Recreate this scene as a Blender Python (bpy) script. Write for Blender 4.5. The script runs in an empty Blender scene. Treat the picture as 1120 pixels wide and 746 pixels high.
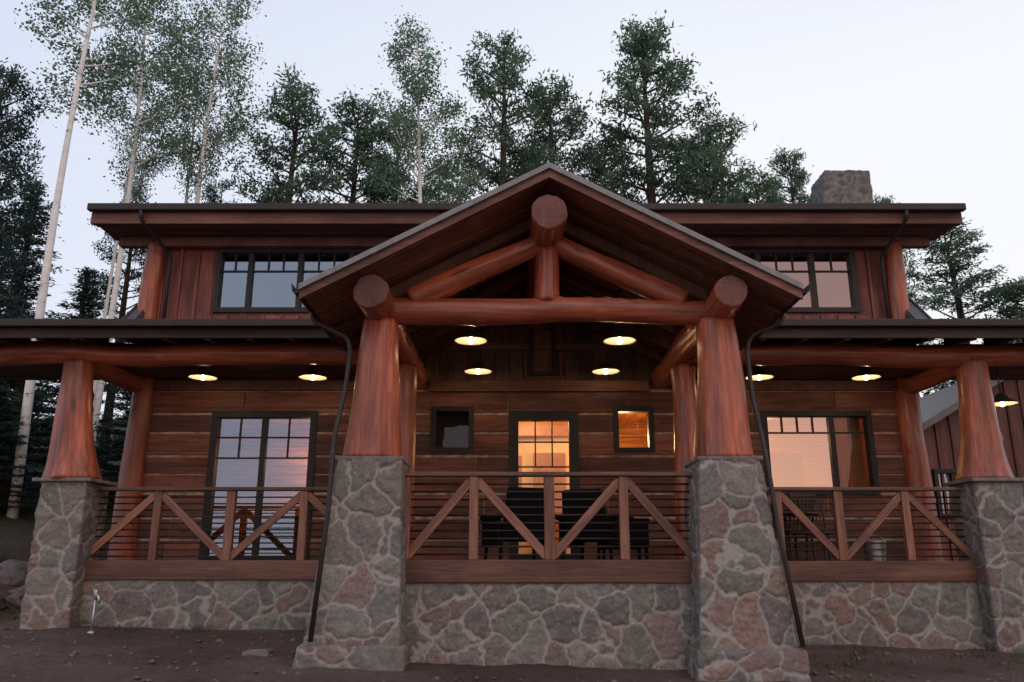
import bpy, math, random
import numpy as np
from mathutils import Vector, Matrix, Quaternion, kdtree, noise as mnoise
random.seed(7); np.random.seed(7)
S=bpy.context.scene
COL=S.collection

# ------------------------------------------------------------------ helpers
def link(o):
    COL.objects.link(o); return o
def wmat(o):
    if o.parent is None: return o.matrix_basis.copy()
    return wmat(o.parent)@o.matrix_parent_inverse@o.matrix_basis
def par(c,p):
    if p is None: return c
    c.parent=p; c.matrix_parent_inverse=wmat(p).inverted(); return c
def root(name,loc,label,cat,group=None):
    o=bpy.data.objects.new(name,None); o.location=loc; o.empty_display_size=.2
    o["label"]=label; o["category"]=cat
    if group:o["group"]=group
    return link(o)
def gz(x,y):
    xx=max(-14,min(14,x))
    z=-0.95-.025*xx
    if y<-6: z+=.07*(-18)
    elif y<15: z+=.07*(y-12)
    else: z+=.21+.2*(min(y,90)-15)
    if x<-7.6 and y>11.5:
        z+=min(1.0,(-7.6-x)*.28)*min(1,(y-11.5)/2.5)
    return z

class MB:
    def __init__(s): s.v=[];s.f=[];s.t=[]
    def add(s,vs,fs,t=None):
        if t is None:t=random.random()
        n=len(s.v); s.v+= [tuple(a) for a in vs]; s.f+=[tuple(i+n for i in f) for f in fs]; s.t+=[t]*len(vs)
    def box(s,x0,x1,y0,y1,z0,z1,t=None):
        s.add([(x0,y0,z0),(x1,y0,z0),(x1,y1,z0),(x0,y1,z0),(x0,y0,z1),(x1,y0,z1),(x1,y1,z1),(x0,y1,z1)],
              [(0,3,2,1),(4,5,6,7),(0,1,5,4),(1,2,6,5),(2,3,7,6),(3,0,4,7)],t)
    def prism(s,poly,y0,y1,t=None,axis='y'):
        n=len(poly)
        if axis=='y': vs=[(a,y0,b) for a,b in poly]+[(a,y1,b) for a,b in poly]
        else: vs=[(y0,a,b) for a,b in poly]+[(y1,a,b) for a,b in poly]
        fs=[tuple(range(n)),tuple(range(2*n-1,n-1,-1))]+[(i,i+n,(i+1)%n+n,(i+1)%n) for i in range(n)]
        s.add(vs,fs,t)
    def tube(s,pts,rad,seg=12,t=None,caps=True):
        pts=[Vector(p) for p in pts]
        if not hasattr(rad,'__len__'): rad=[rad]*len(pts)
        vs=[];fs=[]
        up=None
        for i,p in enumerate(pts):
            d=(pts[min(i+1,len(pts)-1)]-pts[max(i-1,0)]).normalized()
            if up is None:
                up=d.orthogonal().normalized()
            up=(up-d*up.dot(d)).normalized(); b=d.cross(up)
            for k in range(seg):
                a=2*math.pi*k/seg
                vs.append(p+(up*math.cos(a)+b*math.sin(a))*rad[i])
        for i in range(len(pts)-1):
            for k in range(seg):
                fs.append((i*seg+k,i*seg+(k+1)%seg,(i+1)*seg+(k+1)%seg,(i+1)*seg+k))
        if caps:
            fs.append(tuple(range(seg))[::-1]); fs.append(tuple((len(pts)-1)*seg+k for k in range(seg)))
        s.add(vs,fs,t)
    def lathe(s,prof,seg=24,c=(0,0,0),t=None):
        vs=[];fs=[]
        for r,z in prof:
            for k in range(seg):
                a=2*math.pi*k/seg; vs.append((c[0]+r*math.cos(a),c[1]+r*math.sin(a),c[2]+z))
        for i in range(len(prof)-1):
            for k in range(seg):
                fs.append((i*seg+k,i*seg+(k+1)%seg,(i+1)*seg+(k+1)%seg,(i+1)*seg+k))
        s.add(vs,fs,t)
    def obj(s,name,mat,parent=None,smooth=False,bevel=0,label=None):
        me=bpy.data.meshes.new(name); me.from_pydata(s.v,[],s.f); me.update()
        at=me.attributes.new('tint','FLOAT','POINT'); at.data.foreach_set('value',s.t)
        if smooth: me.polygons.foreach_set('use_smooth',[True]*len(me.polygons))
        me.materials.append(mat)
        o=link(bpy.data.objects.new(name,me))
        if bevel:
            m=o.modifiers.new('b','BEVEL'); m.width=bevel; m.segments=2; m.limit_method='ANGLE'
        if parent: par(o,parent)
        if label:o["label"]=label
        return o

def npmesh(name,verts,faces,tint,mat,extra=None):
    me=bpy.data.meshes.new(name)
    nv=len(verts);k=faces.shape[1];nf=len(faces)
    me.vertices.add(nv); me.vertices.foreach_set('co',verts.astype(np.float32).ravel())
    me.loops.add(nf*k); me.loops.foreach_set('vertex_index',faces.astype(np.int32).ravel())
    me.polygons.add(nf); me.polygons.foreach_set('loop_start',np.arange(0,nf*k,k,dtype=np.int32))
    me.update(calc_edges=True)
    at=me.attributes.new('tint','FLOAT','POINT'); at.data.foreach_set('value',tint.astype(np.float32))
    me.materials.append(mat)
    return me

# ------------------------------------------------------------------ materials
class NT:
    def __init__(s,name):
        s.m=bpy.data.materials.new(name); s.m.use_nodes=True; s.t=s.m.node_tree; s.t.nodes.clear()
        s.out=s.n('ShaderNodeOutputMaterial')
    def n(s,ty,**k):
        a=s.t.nodes.new(ty)
        for kk,v in k.items(): setattr(a,kk,v)
        return a
    def l(s,a,b): s.t.links.new(a,b)
    def noise(s,vec,scale,detail=5,rough=.6,dist=0):
        a=s.n('ShaderNodeTexNoise'); a.inputs['Scale'].default_value=scale; a.inputs['Detail'].default_value=detail
        a.inputs['Roughness'].default_value=rough; a.inputs['Distortion'].default_value=dist
        if vec is not None: s.l(vec,a.inputs['Vector'])
        return a
    def ramp(s,fac,stops):
        a=s.n('ShaderNodeValToRGB'); e=a.color_ramp.elements
        while len(e)<len(stops): e.new(.5)
        for i,(p,c) in enumerate(stops):
            e[i].position=p; e[i].color=(c[0],c[1],c[2],1) if hasattr(c,'__len__') else (c,c,c,1)
        s.l(fac,a.inputs[0]); return a
    def mix(s,fac,a,b,mode='MIX'):
        m=s.n('ShaderNodeMix',data_type='RGBA',blend_type=mode)
        for ix,v in ((0,fac),(6,a),(7,b)):
            sock=m.inputs[ix]
            if hasattr(v,'links'): s.l(v,sock)
            elif hasattr(v,'__len__'): sock.default_value=(v[0],v[1],v[2],1)
            else: sock.default_value=v if ix==0 else (v,v,v,1)
        return m.outputs[2]
    def math(s,op,a,b=0):
        m=s.n('ShaderNodeMath',operation=op)
        for i,v in enumerate((a,b)):
            if hasattr(v,'links'): s.l(v,m.inputs[i])
            else: m.inputs[i].default_value=v
        return m.outputs[0]
    def pbsdf(s,col,rough=.6,bump=None,bstr=.3,bdist=.02,metal=0,spec=.5):
        p=s.n('ShaderNodeBsdfPrincipled')
        if hasattr(col,'links'): s.l(col,p.inputs['Base Color'])
        else: p.inputs['Base Color'].default_value=(*col,1)
        if hasattr(rough,'links'): s.l(rough,p.inputs['Roughness'])
        else: p.inputs['Roughness'].default_value=rough
        p.inputs['Metallic'].default_value=metal
        p.inputs['Specular IOR Level'].default_value=spec
        if bump is not None:
            b=s.n('ShaderNodeBump'); b.inputs['Strength'].default_value=bstr; b.inputs['Distance'].default_value=bdist
            s.l(bump,b.inputs['Height']); s.l(b.outputs[0],p.inputs['Normal'])
        s.l(p.outputs[0],s.out.inputs[0]); return p

def wood(name,ca,cb,axis='z',scale=7,rough=.55,var=.5,knots=True,dark=(.03,.012,.008),bstr=.35,blotch=.85,weather=0,cracks=0):
    N=NT(name); tc=N.n('ShaderNodeTexCoord'); at=N.n('ShaderNodeAttribute',attribute_name='tint')
    off=N.n('ShaderNodeVectorMath',operation='SCALE'); off.inputs[0].default_value=(37,53,29); N.l(at.outputs['Fac'],off.inputs['Scale'])
    add=N.n('ShaderNodeVectorMath',operation='ADD'); N.l(tc.outputs['Object'],add.inputs[0]); N.l(off.outputs[0],add.inputs[1])
    mp=N.n('ShaderNodeMapping'); N.l(add.outputs[0],mp.inputs[0])
    sc={'x':(.06,1,1),'y':(1,.06,1),'z':(1,1,.06)}[axis]; mp.inputs['Scale'].default_value=sc
    n1=N.noise(mp.outputs[0],scale,8,.7,.6); n2=N.noise(mp.outputs[0],scale*6,4,.6)
    mp2=N.n('ShaderNodeMapping'); N.l(add.outputs[0],mp2.inputs[0])
    sc2={'x':(.3,1,1),'y':(1,.3,1),'z':(1,1,.3)}[axis]; mp2.inputs['Scale'].default_value=sc2
    n3=N.noise(mp2.outputs[0],1.6,4,.6)
    c=N.ramp(n1.outputs[0],[(.3,cb),(.62,ca)]).outputs[0]
    c=N.mix(N.math('MULTIPLY',N.ramp(n2.outputs[0],[(.4,1),(.62,0)]).outputs[0],.45),c,dark)
    blot=N.ramp(n3.outputs[0],[(.32,.4),(.68,1.35)]).outputs[0]
    c=N.mix(blotch,c,blot,'MULTIPLY')
    h=N.math('ADD',n1.outputs[0],N.math('MULTIPLY',n2.outputs[0],.5))
    if cracks:
        n5=N.noise(mp.outputs[0],scale*2.2,3,.5,.3)
        ck=N.ramp(N.math('ABSOLUTE',N.math('SUBTRACT',n5.outputs[0],.5)),[(.0,1),(.008,0)]).outputs[0]
        c=N.mix(N.math('MULTIPLY',ck,cracks),c,(dark[0]*.5,dark[1]*.5,dark[2]*.5))
        h=N.math('SUBTRACT',h,N.math('MULTIPLY',ck,cracks))
    if knots:
        v=N.n('ShaderNodeTexVoronoi'); v.inputs['Scale'].default_value=2.6; N.l(mp2.outputs[0],v.inputs['Vector'])
        k=N.ramp(v.outputs['Distance'],[(.04,1),(.15,0)]).outputs[0]
        c=N.mix(N.math('MULTIPLY',k,.85),c,dark)
    if weather:
        n4=N.noise(mp2.outputs[0],4.5,5,.7)
        c=N.mix(N.math('MULTIPLY',N.ramp(n4.outputs[0],[(.5,0),(.66,1)]).outputs[0],weather),c,(.22,.15,.115))
    brm=N.mix(1,N.ramp(at.outputs['Fac'],[(0,1-var*.9),(1,1)]).outputs[0],(1.2,1.2,1.2),'MULTIPLY')
    c=N.mix(1,c,brm,'MULTIPLY')
    rg=N.ramp(n3.outputs[0],[(.3,min(1,rough+.12)),(.7,max(.1,rough-.1))]).outputs[0]
    N.pbsdf(c,rg,h,bstr,.02)
    return N.m

M={}
M['log']=wood('stained_log',(.54,.132,.060),(.21,.046,.028),'z',4.0,.30,.20,True,(.05,.018,.012),.40,.75,.12,.22)
M['logend']=wood('log_end',(.17,.05,.035),(.08,.025,.018),'z',6,.6,.2,False)
M['beam']=wood('brown_timber',(.20,.085,.055),(.11,.042,.03),'z',6,.55,.35,False)
M['rail']=wood('railing_timber',(.33,.145,.092),(.18,.07,.047),'z',7,.6,.35,False)
M['trim']=wood('trim_timber',(.28,.115,.065),(.15,.055,.035),'z',7,.6,.2,False)
M['plank']=wood('hewn_plank',(.29,.082,.043),(.11,.034,.022),'x',4.5,.62,.7,True,(.025,.011,.009),.7,.9,.4,.25)
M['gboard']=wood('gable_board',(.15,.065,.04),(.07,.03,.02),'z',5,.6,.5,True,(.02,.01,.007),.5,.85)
M['batten']=wood('board_and_batten',(.31,.076,.056),(.14,.035,.028),'z',5,.6,.45,False)
M['wing']=wood('wing_board_and_batten',(.18,.05,.04),(.09,.026,.022),'z',5,.6,.45,False)
M['band']=wood('deck_beam',(.18,.066,.05),(.095,.033,.026),'x',6,.6,.3,False)
M['soffit']=wood('soffit_board',(.25,.092,.062),(.13,.046,.032),'x',6,.6,.6,False)
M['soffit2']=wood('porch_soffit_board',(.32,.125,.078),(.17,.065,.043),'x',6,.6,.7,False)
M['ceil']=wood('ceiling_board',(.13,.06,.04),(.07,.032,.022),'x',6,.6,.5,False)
M['tail']=wood('dark_rafter_tail',(.05,.025,.018),(.03,.015,.012),'x',6,.7,.4,False)
M['deck']=wood('deck_board',(.22,.11,.075),(.12,.055,.038),'x',6,.6,.5,False)
M['inwall']=wood('interior_plank',(.75,.31,.07),(.48,.17,.035),'x',4,.5,.3,False)

def simple(name,col,rough=.6,metal=0,nscale=8,amt=.35,bstr=.15,spec=.5):
    N=NT(name); tc=N.n('ShaderNodeTexCoord'); n=N.noise(tc.outputs['Object'],nscale,6,.65)
    c=N.mix(N.ramp(n.outputs[0],[(.3,0),(.7,1)]).outputs[0],tuple(a*(1-amt) for a in col),tuple(min(1,a*(1+amt*.6)) for a in col))
    N.pbsdf(c,rough,n.outputs[0],bstr,.01,metal,spec); return N.m
M['gutter']=simple('dark_bronze_metal',(.034,.026,.025),.5,0,5,.3,.02,.3)
M['frame']=simple('dark_window_frame',(.020,.018,.018),.5,0,20,.2,.02,.3)
M['roofmetal']=simple('standing_seam_metal',(.12,.11,.12),.45,.4,3,.25,.03)
M['drip']=simple('weathered_metal_edge',(.20,.20,.205),.5,.2,10,.3,.03)
M['chink']=simple('chinking',(.42,.30,.21),.85,0,7,.7,.3)
M['capstone']=simple('cap_stone',(.18,.165,.155),.85,0,12,.4,.6)
M['wicker']=simple('dark_wicker',(.010,.009,.010),.9,0,60,.5,.6,.05)
M['cushion']=simple('grey_cushion',(.016,.016,.018),.9,0,40,.2,.2,.05)
M['chairwood']=simple('dark_chair_wood',(.05,.018,.012),.5,0,20,.4,.2)
M['steel']=simple('galvanised_steel',(.40,.41,.42),.4,.8,12,.3,.1)
M['lampout']=simple('lamp_enamel_dark',(.05,.045,.04),.4,.2,10,.2,.02)
M['lampin']=simple('lamp_enamel_cream',(.62,.52,.36),.5,0,10,.1,.02)
M['rod']=simple('blackened_rod',(.025,.018,.016),.5,.3,10,.2,.02)
M['rock']=simple('field_rock',(.15,.125,.115),.9,0,6,.5,.9)
M['concrete']=simple('concrete',(.20,.18,.165),.9,0,10,.3,.5)
M['curtain']=simple('curtain_cloth',(.40,.17,.07),.9,0,5,.3,.2)
M['darkpanel']=simple('added_panel_dark',(.05,.05,.052),.9,0,5,.3,.2)
M['cabinet']=simple('cabinet_wood',(.35,.15,.06),.5,0,10,.3,.1)
M['plaster']=simple('interior_plaster',(.68,.50,.28),.9,0,3,.1,.05)
M['sofa']=simple('brown_leather',(.12,.06,.035),.5,0,10,.3,.1)

def emis(name,col,st):
    N=NT(name); e=N.n('ShaderNodeEmission'); e.inputs[0].default_value=(*col,1); e.inputs[1].default_value=st
    N.l(e.outputs[0],N.out.inputs[0]); return N.m
M['bulb']=emis('lit_bulb',(1,.84,.60),9)
M['shadelit']=emis('lit_lamp_shade',(1,.60,.25),2.0)

def glass(name,refl,tint,rc=(1,1,1)):  # rc tints the reflection, putting sky colour into the panes
    N=NT(name); tr=N.n('ShaderNodeBsdfTransparent'); tr.inputs[0].default_value=(*tint,1)
    g=N.n('ShaderNodeBsdfGlossy'); g.inputs['Roughness'].default_value=0; g.inputs[0].default_value=(*rc,1)
    m=N.n('ShaderNodeMixShader'); m.inputs[0].default_value=refl
    N.l(tr.outputs[0],m.inputs[1]); N.l(g.outputs[0],m.inputs[2]); N.l(m.outputs[0],N.out.inputs[0]); return N.m
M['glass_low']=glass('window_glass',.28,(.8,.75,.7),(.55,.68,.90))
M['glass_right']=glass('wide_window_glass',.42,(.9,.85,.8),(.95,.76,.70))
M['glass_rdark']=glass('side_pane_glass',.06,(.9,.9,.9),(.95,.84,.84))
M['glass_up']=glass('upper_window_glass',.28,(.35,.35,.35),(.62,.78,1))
M['glass_upr']=glass('upper_window_glass_pink_sky',.28,(.45,.45,.45),(.95,.80,.82))  # pink copy of the upper glass, sky reflection put into its tint
M['glass_dark']=glass('small_window_glass',.04,(.6,.6,.6),(.8,.85,1))
M['glass_clear']=glass('door_glass',.05,(.98,.98,.98))

# stone (vertex-coloured rubble masonry)
N=NT('rubble_stone'); tc=N.n('ShaderNodeTexCoord')
ac=N.n('ShaderNodeAttribute',attribute_name='scol'); am=N.n('ShaderNodeAttribute',attribute_name='mort')
n1=N.noise(tc.outputs['Object'],8,9,.75); n2=N.noise(tc.outputs['Object'],42,6,.75); n3=N.noise(tc.outputs['Object'],4.2,8,.8,.5); n4=N.noise(tc.outputs['Object'],11,7,.8)
c=N.mix(.8,ac.outputs['Color'],N.ramp(n1.outputs[0],[(.32,.55),(.68,1.0)]).outputs[0],'MULTIPLY')
c=N.mix(N.math('MULTIPLY',N.ramp(n3.outputs[0],[(.49,0),(.58,1)]).outputs[0],.6),c,(.22,.205,.165))
c=N.mix(N.math('MULTIPLY',N.ramp(n4.outputs[0],[(.54,0),(.61,1)]).outputs[0],.5),c,(.35,.325,.295))
c=N.mix(N.math('MULTIPLY',N.ramp(n2.outputs[0],[(.38,1),(.48,0)]).outputs[0],.6),c,(.075,.060,.055))
mc=N.mix(N.ramp(n2.outputs[0],[(.3,0),(.7,1)]).outputs[0],(.27,.25,.23),(.42,.39,.36))
c=N.mix(am.outputs['Fac'],c,mc)
h=N.math('ADD',n1.outputs[0],N.math('MULTIPLY',n2.outputs[0],.5))
N.pbsdf(c,.88,h,.8,.022,0,.25); M['stone']=N.m

# foliage
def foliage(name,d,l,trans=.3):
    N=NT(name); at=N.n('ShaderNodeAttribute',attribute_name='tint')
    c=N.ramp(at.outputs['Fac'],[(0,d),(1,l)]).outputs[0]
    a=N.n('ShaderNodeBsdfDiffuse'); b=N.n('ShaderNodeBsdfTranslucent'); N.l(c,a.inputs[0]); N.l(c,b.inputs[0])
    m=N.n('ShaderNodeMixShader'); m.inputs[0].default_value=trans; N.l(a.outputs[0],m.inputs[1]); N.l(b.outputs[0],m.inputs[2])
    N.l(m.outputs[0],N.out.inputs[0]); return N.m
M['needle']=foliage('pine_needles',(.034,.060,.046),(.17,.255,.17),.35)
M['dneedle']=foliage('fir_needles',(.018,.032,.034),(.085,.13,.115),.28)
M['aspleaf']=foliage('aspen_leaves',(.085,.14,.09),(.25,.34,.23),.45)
M['grass']=foliage('grass_blades',(.03,.05,.02),(.10,.13,.05),.3)
N=NT('pine_bark'); tc=N.n('ShaderNodeTexCoord'); mp=N.n('ShaderNodeMapping'); mp.inputs['Scale'].default_value=(1,1,.25); N.l(tc.outputs['Object'],mp.inputs[0])
n=N.noise(mp.outputs[0],9,5,.7); N.pbsdf(N.ramp(n.outputs[0],[(.35,(.02,.015,.012)),(.7,(.10,.06,.045))]).outputs[0],.9,n.outputs[0],.8,.04); M['bark']=N.m
N=NT('aspen_bark'); tc=N.n('ShaderNodeTexCoord'); mp=N.n('ShaderNodeMapping'); mp.inputs['Scale'].default_value=(1,1,2.2); N.l(tc.outputs['Object'],mp.inputs[0])
n=N.noise(mp.outputs[0],2.6,6,.75); N.pbsdf(N.ramp(n.outputs[0],[(.34,(.06,.055,.05)),(.40,(.66,.65,.62)),(.7,(.82,.81,.78))]).outputs[0],.8,n.outputs[0],.3,.02); M['abark']=N.m
# ground
N=NT('dirt_ground'); tc=N.n('ShaderNodeTexCoord'); v=tc.outputs['Object']
a=N.noise(v,.55,6,.65); b=N.noise(v,11,8,.75); d=N.noise(v,60,4,.7)
c=N.ramp(a.outputs[0],[(.35,(.115,.074,.066)),(.65,(.20,.138,.120))]).outputs[0]
c=N.mix(.9,c,N.ramp(b.outputs[0],[(.3,.45),(.75,1)]).outputs[0],'MULTIPLY')
c=N.mix(N.math('MULTIPLY',N.ramp(d.outputs[0],[(.60,0),(.72,1)]).outputs[0],.4),c,(.30,.25,.22))
sx=N.n('ShaderNodeSeparateXYZ'); N.l(v,sx.inputs[0])
f=N.n('ShaderNodeMapRange'); f.inputs[1].default_value=14.5; f.inputs[2].default_value=19; N.l(sx.outputs[1],f.inputs[0])
c=N.mix(f.outputs[0],c,N.ramp(b.outputs[0],[(.35,(.02,.026,.014)),(.7,(.06,.07,.035))]).outputs[0])
N.pbsdf(c,.95,N.math('ADD',b.outputs[0],N.math('MULTIPLY',d.outputs[0],.5)),.9,.035,0,.2); M['ground']=N.m

# ------------------------------------------------------------------ world & light
W=bpy.data.worlds.new("World"); S.world=W; W.use_nodes=True; t=W.node_tree; t.nodes.clear()
o=t.nodes.new('ShaderNodeOutputWorld'); bg=t.nodes.new('ShaderNodeBackground'); t.links.new(bg.outputs[0],o.inputs[0])
tc=t.nodes.new('ShaderNodeTexCoord')
def wn(ty,**k):
    a=t.nodes.new(ty)
    for q,v in k.items(): setattr(a,q,v)
    return a
sep=wn('ShaderNodeSeparateXYZ'); t.links.new(tc.outputs['Generated'],sep.inputs[0])
r=wn('ShaderNodeValToRGB'); e=r.color_ramp.elements; e[0].position=0; e[0].color=(1.0,.97,.98,1); e[1].position=1; e[1].color=(.54,.62,.84,1)
q=e.new(.5); q.color=(.93,.95,1.0,1)
t.links.new(sep.outputs[2],r.inputs[0])
dp=wn('ShaderNodeVectorMath',operation='DOT_PRODUCT'); t.links.new(tc.outputs['Generated'],dp.inputs[0]); dp.inputs[1].default_value=(-.86,.2,.46)
mr=wn('ShaderNodeMapRange'); mr.inputs[1].default_value=.3; mr.inputs[2].default_value=1; mr.inputs[4].default_value=.8; t.links.new(dp.outputs['Value'],mr.inputs[0])
mx=wn('ShaderNodeMix',data_type='RGBA'); t.links.new(mr.outputs[0],mx.inputs[0]); t.links.new(r.outputs[0],mx.inputs[6]); mx.inputs[7].default_value=(.56,.65,.88,1)
dp2=wn('ShaderNodeVectorMath',operation='DOT_PRODUCT'); t.links.new(tc.outputs['Generated'],dp2.inputs[0]); dp2.inputs[1].default_value=(.5,-.85,.05)
mr2=wn('ShaderNodeMapRange'); mr2.inputs[1].default_value=.55; mr2.inputs[2].default_value=1; mr2.inputs[4].default_value=.9; t.links.new(dp2.outputs['Value'],mr2.inputs[0])
mx2=wn('ShaderNodeMix',data_type='RGBA'); t.links.new(mr2.outputs[0],mx2.inputs[0]); t.links.new(mx.outputs[2],mx2.inputs[6]); mx2.inputs[7].default_value=(1.0,.68,.64,1)
sky=wn('ShaderNodeTexSky',sky_type='NISHITA'); sky.sun_disc=False; sky.sun_elevation=math.radians(6); sky.sun_rotation=math.radians(165)
ml=wn('ShaderNodeVectorMath',operation='SCALE'); ml.inputs['Scale'].default_value=.012; t.links.new(sky.outputs[0],ml.inputs[0])
ad=wn('ShaderNodeVectorMath',operation='ADD'); t.links.new(mx2.outputs[2],ad.inputs[0]); t.links.new(ml.outputs[0],ad.inputs[1])
t.links.new(ad.outputs[0],bg.inputs[0]); bg.inputs[1].default_value=.98
L=bpy.data.lights.new('afterglow','SUN'); L.energy=.35; L.angle=math.radians(20); L.color=(1,.84,.78)
so=link(bpy.data.objects.new('afterglow',L)); so.rotation_euler=Vector((-.3,1,-1.0)).to_track_quat('-Z','Y').to_euler(); so.location=(5,-20,15)  # broad lamp standing in for dusk afterglow, no sun is up

# ------------------------------------------------------------------ camera
cam=bpy.data.cameras.new('camera'); cam.sensor_width=36; cam.lens=36*900/1120; cam.clip_end=600
co=link(bpy.data.objects.new('camera',cam)); co.location=(0,0,0); co.rotation_euler=(math.radians(105.23),0,0); S.camera=co
S.view_settings.view_transform='Standard'; S.view_settings.look='None'; S.view_settings.exposure=0

# ------------------------------------------------------------------ ground
xs=np.unique(np.concatenate([np.linspace(-160,-13,30),np.arange(-13,13,.09),np.linspace(13,160,30)]))
ys=np.unique(np.concatenate([np.linspace(-60,8,20),np.arange(8,14.5,.07),np.arange(14.5,30,.6),np.linspace(30,220,40)]))
gv=[]
for y in ys:
    for x in xs:
        z=gz(x,y)
        if abs(x)<13 and 8<=y<=30:
            p=Vector((x,y,0)); z+=.035*mnoise.noise(p*1.3)+.018*mnoise.noise(p*5)+.008*mnoise.noise(p*14)
        gv.append((x,y,z))
nx=len(xs)
gi=np.array([[j*nx+i,j*nx+i+1,(j+1)*nx+i+1,(j+1)*nx+i] for j in range(len(ys)-1) for i in range(nx-1)])
me=npmesh('ground',np.array(gv),gi,np.zeros(len(gv)),M['ground']); me.polygons.foreach_set('use_smooth',[True]*len(me.polygons))
g=link(bpy.data.objects.new('ground',me)); g["kind"]="structure"; g["label"]="sloping reddish brown dirt yard rising to hillside"; g["category"]="ground"

# ------------------------------------------------------------------ house
H=root('log_house',(.25,13,-1.0),"two-storey log and stone house with gabled timber porch","house")

def log(name,p0,p1,r0,r1,mat='log',flare=0,lobes=0,parent=H,wob=.03,seg=40,capmat=None,kn=3.5,pw=1.0):
    p0=Vector(p0);p1=Vector(p1); L=(p1-p0).length; n=max(6,int(L/.055)); sd=random.random()*100
    rk=random.Random(sd); knots=[(rk.uniform(0,6.28),rk.uniform(.1,L),rk.uniform(.03,.06),rk.uniform(.01,.03)) for _ in range(int(L*kn))]
    b=MB(); vs=[];fs=[]
    for i in range(n+1):
        s=i/n; z=s*L
        cx=wob*mnoise.noise(Vector((sd,z*.6,0)))*2; cy=wob*mnoise.noise(Vector((sd,z*.6,9)))*2
        e=.95 if i in(0,n) and not flare else 1
        for k in range(seg):
            a=2*math.pi*k/seg; ca,sa=math.cos(a),math.sin(a)
            r=r0+(r1-r0)*s**pw+flare*math.exp(-5*s)
            r*=1+lobes*math.exp(-2.2*s)*math.cos(5*a+sd+.5*s)+lobes*.6*math.exp(-1.5*s)*math.cos(8*a+sd*2)
            r*=e*(1+.08*mnoise.noise(Vector((ca*1.2+sd,sa*1.2,z*1.1)))+.045*mnoise.noise(Vector((ca*3.5+sd,sa*3.5,z*.8)))+.010*mnoise.noise(Vector((ca*9+sd,sa*9,z*.9))))
            for (ka,kz,kr,kh) in knots:
                dz=z-kz
                if abs(dz)<.15:
                    da=((a-ka+math.pi)%(2*math.pi)-math.pi)*r
                    d2=da*da+dz*dz
                    if d2<.03: r+=kh*math.exp(-d2/(kr*kr))
            vs.append((cx+r*ca,cy+r*sa,z))
    for i in range(n):
        for k in range(seg): fs.append((i*seg+k,i*seg+(k+1)%seg,(i+1)*seg+(k+1)%seg,(i+1)*seg+k))
    fs.append(tuple(range(seg))[::-1]); fs.append(tuple(n*seg+k for k in range(seg)))
    b.add(vs,fs)
    o=b.obj(name,M[mat],None,False)
    o.data.polygons.foreach_set('use_smooth',[True]*(len(fs)-2)+[False]*2)
    if capmat:
        o.data.materials.append(M[capmat]); o.data.polygons[len(fs)-2].material_index=1; o.data.polygons[len(fs)-1].material_index=1
    o.location=p0; o.rotation_mode='QUATERNION'; o.rotation_quaternion=(p1-p0).to_track_quat('Z','Y')
    return par(o,parent)
def beam(name,p0,p1,w,h,mat='beam',parent=H,bevel=.008):
    p0=Vector(p0);p1=Vector(p1); L=(p1-p0).length; b=MB(); b.box(-w/2,w/2,-h/2,h/2,0,L)
    o=b.obj(name,M[mat],None,False,bevel)
    o.location=p0; o.rotation_mode='QUATERNION'; o.rotation_quaternion=(p1-p0).to_track_quat('Z','Y')
    return par(o,parent)

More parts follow.
